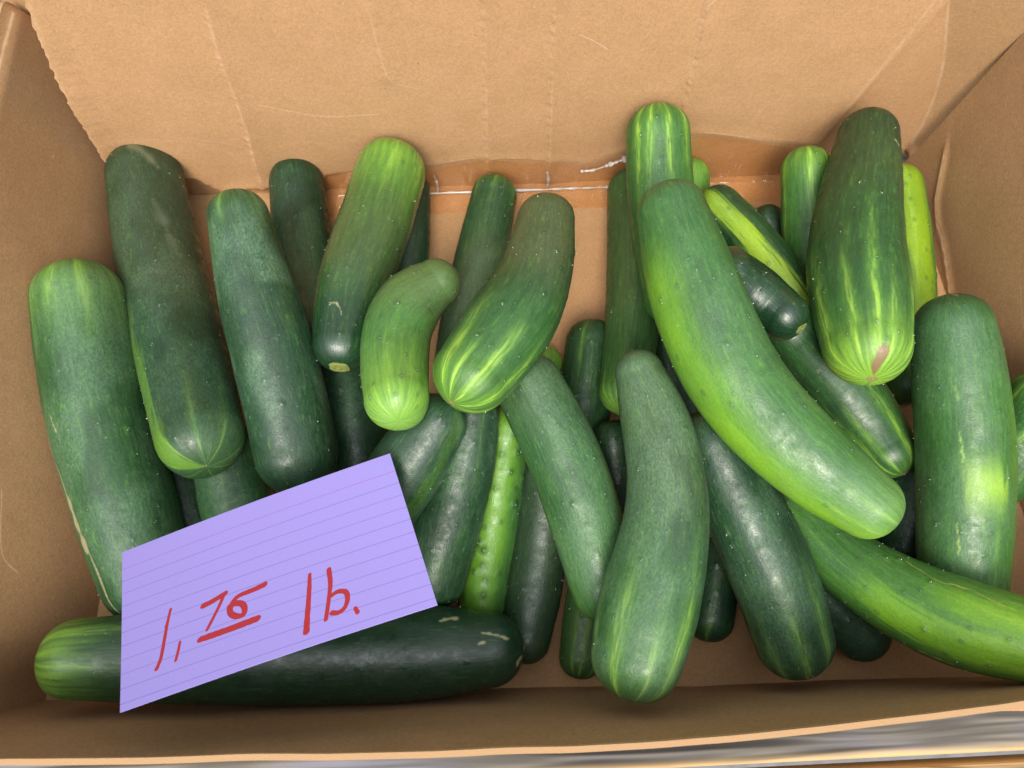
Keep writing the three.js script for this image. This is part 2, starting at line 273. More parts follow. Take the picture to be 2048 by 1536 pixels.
function skinTexture(o, W, H, spots, seed, len, circ) {
  const by = new Uint8Array(W * H * 4), r = rng(seed * 13 + 1), ns = o.ns || 0, st = [];
  for (let k = 0; k < ns; k++) st.push([(k + 0.5 + (r() - 0.5) * 0.5) / ns + (o.s0 || 0), 0.7 + r() * 0.6, 0.65 + r() * 0.5, r() * 99]);
  const sc = len / 0.2, c = [0, 0, 0];
  for (let j = 0; j < H; j++) {
    const v = (j + 0.5) / H, e = o.e ? 1 - v : v;
    for (let i = 0; i < W; i++) {
      const u = (i + 0.5) / W;
      const streak = vn(u * 96, v * 16 * sc + seed, 96), fine = vn(u * 220, v * 55 * sc + seed * 3, 220), blotch = fbm(u * 6, v * 7 * sc + seed * 7, 6), micro = vn(u * 256, v * 200 * sc, 256);
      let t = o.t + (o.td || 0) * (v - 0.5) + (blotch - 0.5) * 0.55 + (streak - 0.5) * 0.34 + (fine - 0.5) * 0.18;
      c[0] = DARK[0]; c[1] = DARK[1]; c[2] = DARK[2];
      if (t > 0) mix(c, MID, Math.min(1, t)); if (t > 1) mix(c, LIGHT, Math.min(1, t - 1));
      const tip = sst(o.ext || 0.3, 0, e + 0.10 * (blotch - 0.5)) * (o.la || 0); mix(c, TIP, Math.min(1, tip * (0.75 + 0.5 * (streak - 0.5))));
      if (o.belly) for (const b of o.belly) {
        let du = Math.abs(u - b[0] - 0.03 * (vn(v * 9 * sc, seed) - 0.5)); du = Math.min(du, 1 - du);
        const m = sst(b[1], b[1] * (b[5] || 0.45), du + 0.05 * (streak - 0.5)) * sst(b[2] - 0.08, b[2] + 0.08, v) * sst(b[3] + 0.08, b[3] - 0.08, v); mix(c, b[6] || BELLY, m * b[4] * (0.8 + 0.4 * (blotch - 0.5)));
      }
      for (let k = 0; k < ns; k++) {
        const q = st[k]; let du = u - q[0] - 0.012 * (vn(v * 14 * sc, q[3]) - 0.5) - 0.006 * (fine - 0.5); du -= Math.round(du);
        const w = 0.013 * q[1] * (0.45 + 1.0 * sst(0, 0.22, e) * (1 - 0.6 * e)), fade = sst((o.sl || 0.4) * q[2], (o.sl || 0.4) * q[2] * 0.2, e);
        if (Math.abs(du) < 0.09) { const x = du / w, br = 0.35 + 0.9 * sst(0.2, 0.75, vn(u * 150, v * 30 * sc + q[3], 0)); mix(c, LIGHT, 0.5 * Math.exp(-x * x * 0.22) * fade * (o.ss || 0.7)); mix(c, STRIPE, Math.min(1, Math.exp(-x * x) * fade * (o.ss || 0.7) * br * 0.68)); }
      }
      if (o.dust) { const m = sst(o.dust[0] - 0.12, o.dust[0] + 0.12, v) * sst(o.dust[1] + 0.12, o.dust[1] - 0.12, v) * o.dust[2]; mix(c, DUST, m * (0.55 + 0.6 * blotch + 0.3 * (micro - 0.5))); }
      if (o.bloom) { const b = fbm(u * 5, v * 5 * sc + seed * 11 + 40, 5); mix(c, BLOOM, o.bloom * (0.35 + sst(0.40, 0.62, b)) * (0.8 + 0.5 * (micro - 0.5))); }
      if (fine > 0.7) mix(c, LIGHT, (fine - 0.7) * 0.9 * (0.4 + streak));
      const l = 0.955 + 0.09 * micro, k = (j * W + i) * 4;
      by[k] = Math.min(255, c[0] * l); by[k + 1] = Math.min(255, c[1] * l); by[k + 2] = Math.min(255, c[2] * l); by[k + 3] = 255;
    }
  }
  const stamp = (u, v, ru, rv, col, a) => { // soft round stain, sizes in metres
    const iu = Math.ceil(ru / circ * W * 1.6), iv = Math.ceil(rv / len * H * 1.6), ci = Math.round(u * W), cj = Math.round(v * H);
    for (let dj = -iv; dj <= iv; dj++) for (let di = -iu; di <= iu; di++) {
      const j = cj + dj; if (j < 0 || j >= H) continue; const i = ((ci + di) % W + W) % W, d = Math.hypot(di / (ru / circ * W), dj / (rv / len * H)); const m = a * Math.exp(-d * d * 1.6); if (m < 0.02) continue;
      const k = (j * W + i) * 4; for (let q = 0; q < 3; q++) by[k + q] += (col[q] - by[k + q]) * m;
    }
  };
  for (const s of spots) { stamp(s[0], s[1], o.wart ? 0.0010 + 0.0010 * s[2] : 0.0012, o.wart ? 0.0013 + 0.0013 * s[2] : 0.0016, o.wart ? [26, 54, 22] : [20, 45, 30], o.wart ? 0.45 + 0.3 * s[2] : 0.4); stamp(s[0], s[1], 0.0003 + 0.00022 * s[2], 0.0006, [160, 172, 148], 0.25 + 0.35 * s[2]); }
  const nd = Math.round(60 * (0.4 + (o.dust ? 0.9 : 0.2))); for (let k = 0; k < nd; k++) stamp(r(), r(), 0.0003 + r() * 0.0003, 0.0003 + r() * 0.0004, [158, 160, 138], 0.5);
  for (let k = 0; k < 6; k++) { const u = r(), v = 0.1 + r() * 0.8, a = r() * 6.28; for (let q = 0; q < 14; q++) if (r() < 0.6) stamp(u + Math.cos(a) * q * 0.0022, v + Math.sin(a) * q * 0.0018, 0.0003, 0.00035, [128, 134, 108], 0.28); }
  for (const s of o.scars || []) { // s = [points (u, v), width in mm, strength]
    const P = s[0], w0 = s[1] * 0.001; let L = 0.004; for (let q = 1; q < P.length; q++) L += Math.hypot((P[q][0] - P[q - 1][0]) * circ, (P[q][1] - P[q - 1][1]) * len);
    const n = Math.round(L / 0.0003 * (1 + w0 * 700) * (s[4] ?? 1));
    for (let q = 0; q < n; q++) { const t = q / n, p = cat(P, t), g = sst(0.30, 0.62, vn(t * L * 420, seed + 7)) * Math.sin(Math.PI * Math.min(1, Math.max(0, t * 0.9 + 0.05))), w = w0 * (0.25 + 1.1 * vn(t * L * 160, seed + 3)); if (g < 0.05 || vn(p[0] * 260 + q * 0.013, p[1] * 420 + q * 0.017) < 0.42) continue; const e = 0.00022 + 0.0002 * r(); stamp(p[0] + ((vn(t * L * 260, seed) - 0.5) * 0.0016 + (r() + r() - 1) * w) / circ, p[1] + (r() - 0.5) * 0.001 / len, e, e * 1.5, s[3] || SCAR, s[2] * g * (0.2 + 0.4 * r())); }
    for (let q = 0; q < n; q++) { const t = q / (n - 1), p = P.length > 1 ? cat(P, t) : [P[0][0] + (r() - 0.5) * 0.03, P[0][1] + (r() - 0.5) * 0.02]; const w = s[1] * 0.001 * (0.3 + 1.2 * vn(t * 7, seed + 3)); stamp(p[0] + (vn(t * 12, seed) - 0.5) * 0.008 + (r() - 0.5) * w * 2, p[1] + (r() - 0.5) * 0.004, w, w, s[3] || SCAR, s[2] * (0.3 + 0.7 * r())); }
  }
  return dataTex(by, W, H, true);
}
const UPISH = V3(0, Math.sin(PITCH), Math.cos(PITCH)); // towards the open top of the box
function cucumber(label, pts, o) {
  const seed = ++seedNo, r = rng(seed * 101), P = pts.map((p) => p.map((x) => x / 1000)), big = o.big !== 0;
  const NA = big ? 112 : 72, NB = big ? 100 : 60, NC = big ? 24 : 16;
  // profile rows: centre, tangent, radius
  const rows = [], base = [P.reduce((a, p) => a + p[0], 0) / P.length, Math.min(...P.map((p) => p[1] - p[3])), P.reduce((a, p) => a + p[2], 0) / P.length];
  let mid = []; for (let k = 0; k <= NB; k++) { const a = cat(P, k / NB); mid.push([a[0] - base[0], a[1] - base[1], a[2] - base[2], a[3]]); }
  for (let q = 0; q < (o.ease ?? 70); q++) mid = mid.map((m, k) => (k === 0 || k === NB ? m : m.map((x, c) => 0.25 * mid[k - 1][c] + 0.5 * x + 0.25 * mid[k + 1][c])));
  const at = (t) => { const m = mid[Math.round(t * NB)]; return [V3(m[0], m[1], m[2]), m[3]]; };
  const tan = (t) => { const k = Math.round(t * NB), a = mid[Math.max(0, k - 1)], b = mid[Math.min(NB, k + 1)]; return V3(b[0] - a[0], b[1] - a[1], b[2] - a[2]).normalize(); };
  const cap = 0.95;
  const c0 = at(0), t0 = tan(0), c1 = at(1), t1 = tan(1);
  for (let k = 0; k < NC; k++) { const a = k / NC * Math.PI / 2; rows.push([c0[0].clone().addScaledVector(t0, -cap * c0[1] * Math.cos(a) ** 0.96), t0, c0[1] * Math.sin(a) ** 0.92]); }
  for (let k = 0; k <= NB; k++) { const q = at(k / NB); rows.push([q[0], tan(k / NB), q[1]]); }
  for (let k = NC - 1; k >= 0; k--) { const a = k / NC * Math.PI / 2; rows.push([c1[0].clone().addScaledVector(t1, cap * c1[1] * Math.cos(a) ** 0.96), t1, c1[1] * Math.sin(a) ** 0.92]); }
  const NR = rows.length, arc = [0]; for (let k = 1; k < NR; k++) arc.push(arc[k - 1] + Math.hypot(rows[k][0].distanceTo(rows[k - 1][0]), rows[k][2] - rows[k - 1][2]));
  const len = arc[NR - 1], Rm = Math.max(...P.map((p) => p[3])), circ = 2 * Math.PI * Rm;
  // spines: scattered with a minimum spacing
  const spots = []; const want = Math.round((o.sp ?? 1) * len * circ / 0.00036);
  for (let k = 0; k < want * 9 && spots.length < want; k++) { const u = r(), v = 0.08 + r() * 0.84; if (r() > sst(0.25, 0.7, vn(u * 7, v * 9 + seed * 5, 7)) + 0.15) continue; if (spots.every((s) => Math.hypot((u - s[0]) * circ, (v - s[1]) * len) > 0.005)) spots.push([u, v, 0.4 + r() * r() * 1.3]); }
  const p0 = r() * 6.28, p1 = r() * 6.28, grid = [], e0 = o.e;
  const height = (u, v, R) => {
    const phi = u * 2 * Math.PI, e = e0 ? 1 - v : v; let d = 0.016 * Math.cos(3 * phi + p0) + 0.007 * Math.cos(5 * phi + p1) + 0.044 * (fbm(u * 4, v * 5 + seed * 5, 4) - 0.5) + 0.022 * (fbm(u * 10, v * 14 + seed, 10) - 0.5);
    d += 0.012 * Math.cos(10 * phi + p1) * Math.exp(-e / 0.10) * sst(0, 0.06, e);
    d *= sst(0, 0.12, Math.min(v, 1 - v)) * 0.8 + 0.2; let h = d * Math.max(R, Rm * 0.3);
    for (const s of spots) { let du = Math.abs(u - s[0]); du = Math.min(du, 1 - du) * circ; const dv = (v - s[1]) * len; const q = (du * du + dv * dv) / (o.wart ? 4.4e-6 : 2.0e-6); if (q < 5) h += (o.wart ? 0.0010 : 0.0004) * s[2] * Math.exp(-q); }
    return h;
  };
  const pos = new Float32Array(NR * (NA + 1) * 3), uv = new Float32Array(NR * (NA + 1) * 2), point = [];
  for (let k = 0; k < NR; k++) {
    const [c, t, R] = rows[k], n = UPISH.clone().addScaledVector(t, -UPISH.dot(t)).normalize(), b = n.clone().cross(t), v = arc[k] / len;
    for (let i = 0; i <= NA; i++) {
      const u = i / NA, phi = (u - 0.5) * 2 * Math.PI, R2 = k === 0 || k === NR - 1 ? 0 : R + height(i === NA ? 0 : u, v, R) * Math.min(1, R / Rm * 1.6);
      const m = (k * (NA + 1) + i); pos[m * 3] = c.x + R2 * (n.x * Math.cos(phi) + b.x * Math.sin(phi)); pos[m * 3 + 1] = c.y + R2 * (n.y * Math.cos(phi) + b.y * Math.sin(phi)); pos[m * 3 + 2] = c.z + R2 * (n.z * Math.cos(phi) + b.z * Math.sin(phi)); uv[m * 2] = u; uv[m * 2 + 1] = v;
    }
  }
  const idx = []; for (let k = 0; k + 1 < NR; k++) for (let i = 0; i < NA; i++) { const a = k * (NA + 1) + i, c = a + NA + 1; if (k > 0) idx.push(a, c, a + 1); if (k + 2 < NR) idx.push(a + 1, c, c + 1); }
  const nor = new Float32Array(pos.length), A = V3(), B = V3(), C = V3(), get = (v, m) => v.set(pos[m * 3], pos[m * 3 + 1], pos[m * 3 + 2]);
  for (let k = 0; k < NR; k++) for (let i = 0; i <= NA; i++) {
    const m = k * (NA + 1) + i; if (k === 0 || k === NR - 1) { C.copy(rows[k][1]).multiplyScalar(k ? 1 : -1); } else {
      get(A, k * (NA + 1) + (i === NA ? 1 : i + 1)); get(B, k * (NA + 1) + (i === 0 ? NA - 1 : i - 1)); A.sub(B); get(C, m + NA + 1); get(B, m - NA - 1); C.sub(B); C.cross(A).normalize();
      get(A, m).sub(rows[k][0]); if (A.dot(C) < 0 && rows[k][2] > Rm * 0.3) C.negate(); }
    nor[m * 3] = C.x; nor[m * 3 + 1] = C.y; nor[m * 3 + 2] = C.z;
  }
  const g = new THREE.BufferGeometry(); g.setAttribute('position', new THREE.BufferAttribute(pos, 3)); g.setAttribute('normal', new THREE.BufferAttribute(nor, 3)); g.setAttribute('uv', new THREE.BufferAttribute(uv, 2)); g.setIndex(idx);
  const map = skinTexture(o, big ? 512 : 256, big ? 768 : 384, spots, seed, len, circ);
  const mat = new THREE.MeshPhysicalMaterial({ map, roughnessMap: rough, roughness: o.rough ?? 0.92, bumpMap: skinBump, bumpScale: 0.00018, specularIntensity: 0.75, clearcoat: o.gloss ?? 0.05, clearcoatRoughness: 0.35 });
  const root = thing('cucumber', label, 'cucumber', base, 'cucumbers heaped in the cardboard box');
  part('skin', g, mat, root);
  // spines: tiny pale points at the warts
  const sp = []; const cone = new THREE.ConeGeometry(0.00026, 0.0006, 5); cone.translate(0, 0.00015, 0);
  for (const s of spots) {
    const fk = arc.findIndex((a) => a / len >= s[1]), i = Math.round(s[0] * NA), m = fk * (NA + 1) + i, N = V3(nor[m * 3], nor[m * 3 + 1], nor[m * 3 + 2]);
    if (s[2] < 0.6) continue; const c = cone.clone(); c.scale(s[2], s[2], s[2]); c.applyQuaternion(new THREE.Quaternion().setFromUnitVectors(V3(0, 1, 0), N)); c.translate(pos[m * 3], pos[m * 3 + 1], pos[m * 3 + 2]); sp.push(c);
  }
  if (sp.length) tag(part('spines', mergeGeometries(sp), spineMat, root), null, null, null, 'stuff');
  // the scars where flower and stem came off
  const disc = (end, name, R, m) => {
    const pr = [], S = 10; for (let k = 0; k <= S; k++) { const x = k / S; pr.push(new THREE.Vector2(R * x, R * 0.30 * (1 - x * x) * (0.7 + 0.3 * Math.cos(x * 9)) - 0.0004)); }
    const l = new THREE.LatheGeometry(pr, 18), Q = l.attributes.position; for (let i = 0; i < Q.count; i++) { const f = 1 + 0.35 * (vn(Math.atan2(Q.getZ(i), Q.getX(i)) * 1.6 + 9, seed) - 0.5); Q.setXYZ(i, Q.getX(i) * f, Q.getY(i), Q.getZ(i) * f); } l.computeVertexNormals();
    const q = end ? rows[NR - 1] : rows[0], T = q[1].clone().multiplyScalar(end ? 1 : -1); l.applyQuaternion(new THREE.Quaternion().setFromUnitVectors(V3(0, 1, 0), T)); l.translate(q[0].x, q[0].y, q[0].z); part(name, l, m, root);
  };
  disc(o.e ? 1 : 0, 'blossom_scar', o.bs ?? 0.0022, scarMat); disc(o.e ? 0 : 1, 'stem_scar', o.ssz ?? 0.0030, o.e ? scarMat : greenScarMat);
  return root;
}
cucumber('pale-topped thick cucumber at far left standing against the left box wall', [[-237.3,62.4,-164.3,23.9], [-232.3,58.7,-142.2,24.8], [-226.9,55.1,-120.4,25.4], [-220.7,51.7,-99.1,25.4], [-213.6,48.4,-78.3,25.4], [-205.7,45.2,-58.1,25.4], [-198.0,42.2,-38.0,24.3], [-190.6,39.2,-18.2,22.5]], { t: 0.5, td: -0.3, e: 0, la: 0.7, ext: 0.3, ns: 9, sl: 0.42, ss: 0.8, bloom: 0.4, scars: [[[[0.33, 0.42], [0.36, 0.52], [0.385, 0.62], [0.41, 0.75], [0.42, 0.92]], 0.7, 0.8], [[[0.385, 0.62], [0.39, 0.68], [0.40, 0.75]], 1.6, 0.8], [[[0.42, 0.44], [0.43, 0.48]], 0.5, 0.7]] });
cucumber('dusty blackish-green cucumber with scuffed top in the back left corner', [[-225.5,36.7,-257.3,22.0], [-218.9,35.1,-232.5,23.3], [-211.4,35.4,-207.5,24.3], [-202.4,37.7,-182.5,24.9], [-191.9,42.2,-157.9,25.0], [-181.2,48.9,-133.6,24.4], [-170.3,57.8,-109.9,23.1], [-159.0,68.9,-87.1,21.6]], { t: -0.25, e: 1, la: 0.2, ext: 0.18, ns: 8, sl: 0.3, ss: 0.35, belly: [[0.375, 0.075, 0.55, 1.1, 0.55]], dust: [0.0, 0.55, 0.35], bloom: 0.25, scars: [[[[0.50, 0.08], [0.57, 0.11], [0.63, 0.16]], 3, 0.7, [104, 104, 80], 0.05], [[[0.58, 0.24], [0.64, 0.42]], 3, 0.5, [90, 98, 80], 0.04], [[[0.52, 0.45], [0.58, 0.47]], 2.6, 0.4, [90, 98, 80], 0.04]] });
cucumber('grey-bloomed cucumber with one yellow stripe on top, upper end behind the card', [[-144.2,89.2,-200.1,15.9], [-138.5,82.0,-176.3,18.8], [-131.9,74.9,-152.7,20.8], [-125.0,67.7,-129.1,21.8], [-119.2,60.6,-105.3,21.8], [-113.8,53.3,-81.4,21.6]], { t: 0.05, e: 0, la: 0.35, ext: 0.2, ns: 5, sl: 0.3, ss: 0.6, bloom: 0.5, scars: [] });
cucumber('plain dark cucumber at the back wall behind the light-topped glossy-ended one', [[-136.7,22.0,-262.4,17.0], [-133.8,19.3,-241.6,17.8], [-129.5,20.1,-219.4,18.1], [-123.4,24.6,-196.3,17.9], [-116.4,33.0,-172.5,16.9], [-108.7,45.1,-148.6,15.4]], { t: 0.0, e: 0, bloom: 0.25, big: 0 });
cucumber('cucumber with yellow-green top and glossy dark lower end showing a stem scar', [[-72.8,48.4,-252.7,20.8], [-77.3,52.4,-227.7,21.1], [-81.7,56.6,-203.7,21.0], [-86.6,61.2,-180.9,20.0], [-89.1,65.9,-158.4,18.0], [-89.4,70.7,-136.4,15.3]], { t: 0.75, td: -1.5, e: 0, la: 0.9, ext: 0.45, ns: 7, sl: 0.6, ss: 0.5, dust: [0.35, 0.7, 0.3], gloss: 0.45, ssz: 0.0052, rough: 0.62, scars: [[[[0.45, 0.78], [0.49, 0.785], [0.52, 0.82]], 0.6, 0.6]] });
cucumber('short hooked light green cucumber bent sideways at its dusty top', [[-53.9,104.4,-97.2,15.2], [-56.9,94.8,-114.3,16.5], [-58.5,87.7,-130.9,17.4], [-56.9,83.9,-146.1,17.7], [-50.3,82.8,-157.7,16.9], [-39.5,83.2,-165.5,13.0]], { ease: 240, t: 1.3, td: -0.6, e: 0, la: 0.75, ext: 0.5, ns: 9, sl: 0.5, ss: 0.55, dust: [0.62, 1.1, 0.4], bloom: 0.15, bs: 0.0014 });
cucumber('fat curved cucumber with dusty top and boldly striped navel end above the card', [[18.0,89.9,-197.8,15.3], [14.9,91.1,-177.5,17.7], [9.7,92.6,-158.4,19.9], [1.1,94.8,-141.3,22.0], [-8.6,97.3,-125.4,21.6], [-18.6,100.1,-110.6,19.2]], { t: 0.55, td: 0.3, e: 1, la: 0.65, ext: 0.3, ns: 10, sl: 0.5, ss: 0.95, dust: [0.0, 0.45, 0.6], bs: 0.0026 });
cucumber('slim dark cucumber with a small bright tip, reaching for the back seam', [[-11.7,18.9,-254.3,14.4], [-16.0,18.2,-231.3,15.4], [-20.3,17.7,-208.8,16.1], [-24.5,17.4,-186.9,16.3], [-28.4,17.1,-165.3,15.7], [-32.1,17.0,-144.2,14.6]], { t: 0.35, e: 0, la: 0.7, ext: 0.14, ns: 7, sl: 0.25, ss: 0.5, dust: [0.35, 0.9, 0.35], bloom: 0.3 });
cucumber('dark cucumber seen as a sliver right of the yellow-green topped one', [[-65.9,18.0,-257.6,13.8], [-65.7,17.1,-240.7,14.2], [-65.6,16.3,-224.1,14.6], [-66.2,15.5,-207.8,14.4], [-67.2,14.8,-191.8,13.8], [-68.3,14.2,-176.0,13.2]], { t: 0.0, e: 0, bloom: 0.3, big: 0 });
cucumber('tall bright cucumber with yellow stripes on its round top by the back wall', [[82.7,75.6,-260.8,17.9], [83.6,68.7,-244.1,18.5], [84.7,63.4,-226.3,18.7], [86.2,59.9,-207.7,18.3], [87.8,58.2,-188.5,17.6], [89.4,58.3,-168.9,16.7]], { t: 0.95, e: 0, la: 0.75, ext: 0.16, ns: 10, sl: 0.7, ss: 0.9 });
cucumber('long curved cucumber with lime underside lying diagonally on top of the right half', [[78.1,118.1,-186.6,16.9], [84.0,114.4,-162.0,20.9], [90.9,110.9,-138.2,22.5], [99.8,107.9,-115.6,22.5], [111.8,105.4,-95.2,21.9], [127.1,103.9,-77.8,20.9], [143.6,102.9,-62.2,19.0], [160.8,102.4,-48.3,15.8]], { t: 0.95, td: 0.4, e: 1, la: 0.5, ext: 0.22, ns: 7, sl: 0.3, ss: 0.6, belly: [[0.31, 0.17, 0.22, 1.2, 0.75, 0.2], [0.28, 0.10, 0.55, 1.2, 0.6, 0.5]], bloom: 0.25 });
cucumber('green cucumber standing left of the yellow-striped tall one, its pale tip down', [[75.6,20.8,-257.2,14.9], [75.0,23.9,-235.3,15.5], [74.2,27.1,-214.1,16.0], [73.0,30.6,-193.5,16.2], [71.2,34.3,-173.6,15.9], [68.7,38.2,-154.3,15.5], [65.4,42.3,-135.8,14.7], [62.0,46.6,-118.0,14.0]], { t: 0.7, e: 1, la: 0.7, ext: 0.18, ns: 8, sl: 0.35, ss: 0.6, dust: [0.2, 0.7, 0.25] });
cucumber('small pale green tip peeping out right of the yellow-striped tall cucumber', [[112.2,24.6,-264.4,12.8], [110.0,22.0,-247.1,13.6], [108.0,19.4,-229.9,14.0], [106.5,16.9,-212.9,13.8], [105.2,14.4,-196.0,13.4]], { t: 1.35, e: 0, la: 0.8, ext: 0.4, big: 0 });
cucumber('big upright cucumber at upper right with brown scar on its yellow end', [[204.1,71.1,-262.0,16.7], [198.0,73.7,-241.0,19.4], [192.1,76.5,-220.6,21.5], [186.3,79.5,-200.9,23.0], [182.0,82.7,-181.7,24.2], [179.6,86.0,-163.1,25.0], [177.5,89.6,-145.3,23.8], [175.6,93.4,-128.1,20.9]], { t: 0.5, td: 0.5, e: 1, la: 1.15, ext: 0.27, ns: 12, sl: 0.6, ss: 0.85, dust: [0.0, 0.4, 0.25], bs: 0.003, scars: [[[[0.485, 0.915], [0.475, 0.935], [0.46, 0.955]], 3.0, 1.3, [112, 92, 60]], [[[0.62, 0.06], [0.63, 0.12]], 0.5, 0.5], [[[0.56, 0.2], [0.59, 0.21]], 1.0, 0.4], [[[0.66, 0.2], [0.70, 0.23]], 1.0, 0.4]] });
cucumber('yellow-green cucumber squeezed between the scarred one and the right wall', [[243.7,22.9,-258.3,15.5], [243.4,21.3,-232.2,16.5], [242.2,19.8,-206.6,17.2], [239.7,18.5,-181.5,17.1], [236.9,17.3,-156.9,16.3], [233.9,16.4,-133.0,15.1]], { t: 0.7, e: 0, la: 0.5, ext: 0.3, belly: [[0.52, 0.13, -0.1, 0.85, 0.95, 0.4, [140, 168, 26]], [0.68, 0.035, -0.1, 0.9, 0.8]], ns: 9, sl: 1.2, ss: 0.5, sp: 1.6 });
cucumber('stout mottled green cucumber with a yellow spot standing at the right edge', [[224.0,86.8,-138.5,19.1], [227.0,79.4,-114.2,21.7], [229.3,72.1,-89.8,22.6], [230.0,64.7,-65.3,22.6], [229.5,57.3,-40.8,22.0], [228.6,49.9,-16.3,20.5]], { t: 0.9, td: 0.5, e: 1, la: 0.25, ext: 0.3, belly: [[0.47, 0.085, 0.52, 0.60, 1.2, 0.0, [150, 186, 44]], [0.66, 0.12, 0.35, 1.1, 0.35, 0.2]], sp: 1.5, bloom: 0.3, ns: 5, sl: 0.8, ss: 0.25, scars: [[[[0.40, 0.30], [0.405, 0.34]], 0.6, 0.2, [120, 150, 80]], [[[0.40, 0.42], [0.41, 0.5]], 0.5, 0.35, [140, 168, 90]], [[[0.39, 0.66], [0.40, 0.74]], 0.5, 0.4, [150, 166, 92]], [[[0.45, 0.03], [0.48, 0.04]], 1.2, 0.7]] });
cucumber('green striped cucumber mostly out of frame beside the right wall', [[274.2,70.2,-107.0,16.5], [274.0,59.2,-98.9,17.8], [271.3,51.0,-89.9,18.6], [265.6,45.8,-80.6,17.9], [257.8,43.6,-70.8,16.6]], { t: 0.85, e: 0, la: 0.4, ext: 0.3, ns: 9, sl: 1.2, ss: 0.7 });
cucumber('short glossy blackish cucumber end poking left towards the scarred upright one', [[110.3,94.9,-165.1,13.8], [118.3,89.2,-161.7,14.6], [125.5,86.3,-157.2,15.1], [132.0,86.2,-151.7,14.1], [137.5,88.9,-145.2,12.4]], { t: 0.05, e: 0, gloss: 0.3, ssz: 0.0036, rough: 0.55, sp: 0.6 });
cucumber('dark cucumber with a broad yellow band slanting behind the diagonal one', [[123.3,43.0,-231.7,14.6], [134.5,44.6,-215.4,15.3], [144.8,46.2,-199.0,15.6], [153.9,47.7,-182.2,15.4], [163.4,49.4,-166.4,13.8]], { t: 0.3, e: 0, belly: [[0.46, 0.085, 0.05, 1.1, 0.95, 0.4, [148, 176, 30]]], ns: 5, ss: 0.4, sl: 0.9 });
cucumber('light green striped tip by the back wall left of the scarred upright cucumber', [[174.4,53.1,-252.0,14.5], [175.1,47.8,-234.2,15.3], [175.9,42.4,-216.5,15.8], [177.2,37.1,-198.8,15.7], [178.6,31.7,-181.1,15.3]], { t: 0.95, e: 0, la: 0.75, ext: 0.35, ns: 8, sl: 0.8, ss: 0.9 });
cucumber('tiny dark tip between the yellow-banded and the light striped cucumber', [[159.2,22.5,-235.3,10.6], [162.2,20.2,-227.7,11.5], [165.2,17.9,-220.0,12.4], [168.2,15.6,-212.4,12.7], [171.3,13.3,-204.8,12.3]], { t: 0.0, e: 0, big: 0 });
cucumber('bright lime-bellied cucumber lying across the lower right corner', [[148.6,40.5,-51.9,15.5], [163.8,48.1,-32.2,16.7], [179.6,56.8,-16.0,18.5], [196.0,66.6,-3.7,20.4], [212.2,77.6,4.9,20.6], [227.5,89.5,10.6,18.5]], { t: 1.3, td: 0.5, e: 1, la: 0.8, ext: 0.45, ns: 6, sl: 0.5, ss: 0.5, belly: [[0.45, 0.08, 0.45, 1.2, 0.8], [0.60, 0.06, 0.62, 1.2, 0.6]], sp: 1.3, scars: [[[[0.66, 0.5], [0.64, 0.6], [0.66, 0.7], [0.64, 0.82]], 0.5, 0.6, [176, 160, 90]], [[[0.33, 0.62], [0.34, 0.70]], 0.8, 0.6, [176, 170, 110]]] });
cucumber('dark cucumber with striped lower half under the scarred upright one', [[149.4,65.3,-145.3,16.1], [163.8,53.7,-136.3,18.5], [176.9,45.4,-125.7,19.9], [188.4,40.7,-113.6,20.0], [197.3,39.5,-99.9,18.1], [204.0,42.0,-85.3,15.3]], { t: 0.6, e: 1, la: 0.5, ext: 0.14, ns: 8, sl: 0.7, ss: 0.7, bs: 0.0028, gloss: 0.25 });
cucumber('large pear-shaped cucumber with bright striped bottom end at front centre', [[62.9,91.0,-113.9,12.0], [68.8,89.6,-94.4,16.4], [73.1,88.2,-74.9,17.7], [74.3,86.8,-55.4,18.9], [72.0,85.4,-36.2,20.4], [67.2,84.4,-17.7,22.1], [61.8,83.4,0.1,22.8], [57.0,82.6,17.7,20.7]], { t: 0.5, td: 0.3, e: 1, la: 0.4, ext: 0.2, ns: 9, sl: 0.48, ss: 0.95, bloom: 0.45, dust: [0.0, 0.5, 0.3], bs: 0.0028 });
cucumber('long matte cucumber with white specks slanting left of the pear-shaped one', [[9.0,68.2,-113.9,17.6], [19.3,65.4,-94.0,18.5], [28.3,62.4,-73.9,19.0], [35.5,59.4,-53.4,18.8], [41.3,56.3,-32.8,17.8], [46.4,53.3,-12.4,16.5]], { t: 0.65, td: 0.3, e: 1, bloom: 0.4, dust: [0.0, 0.25, 0.25], sp: 1.6, ns: 4, ss: 0.2, sl: 0.9 });
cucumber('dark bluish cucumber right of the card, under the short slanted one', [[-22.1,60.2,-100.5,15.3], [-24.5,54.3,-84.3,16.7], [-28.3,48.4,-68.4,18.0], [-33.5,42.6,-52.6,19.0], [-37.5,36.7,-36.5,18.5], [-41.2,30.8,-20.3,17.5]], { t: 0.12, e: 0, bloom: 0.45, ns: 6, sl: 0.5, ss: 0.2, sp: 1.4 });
cucumber("slanted dark cucumber with pale scratches touching the card's upper right corner", [[-37.7,82.1,-90.6,15.4], [-45.3,76.4,-80.4,17.3], [-52.9,70.7,-70.0,18.6], [-60.8,64.9,-59.6,18.5], [-68.8,59.1,-49.1,18.2]], { t: 0.12, e: 0, bloom: 0.4, gloss: 0.2, belly: [[0.64, 0.05, -0.1, 0.7, 0.25]], scars: [[[[0.50, 0.48], [0.46, 0.56], [0.52, 0.6], [0.47, 0.68]], 0.6, 0.6]] });
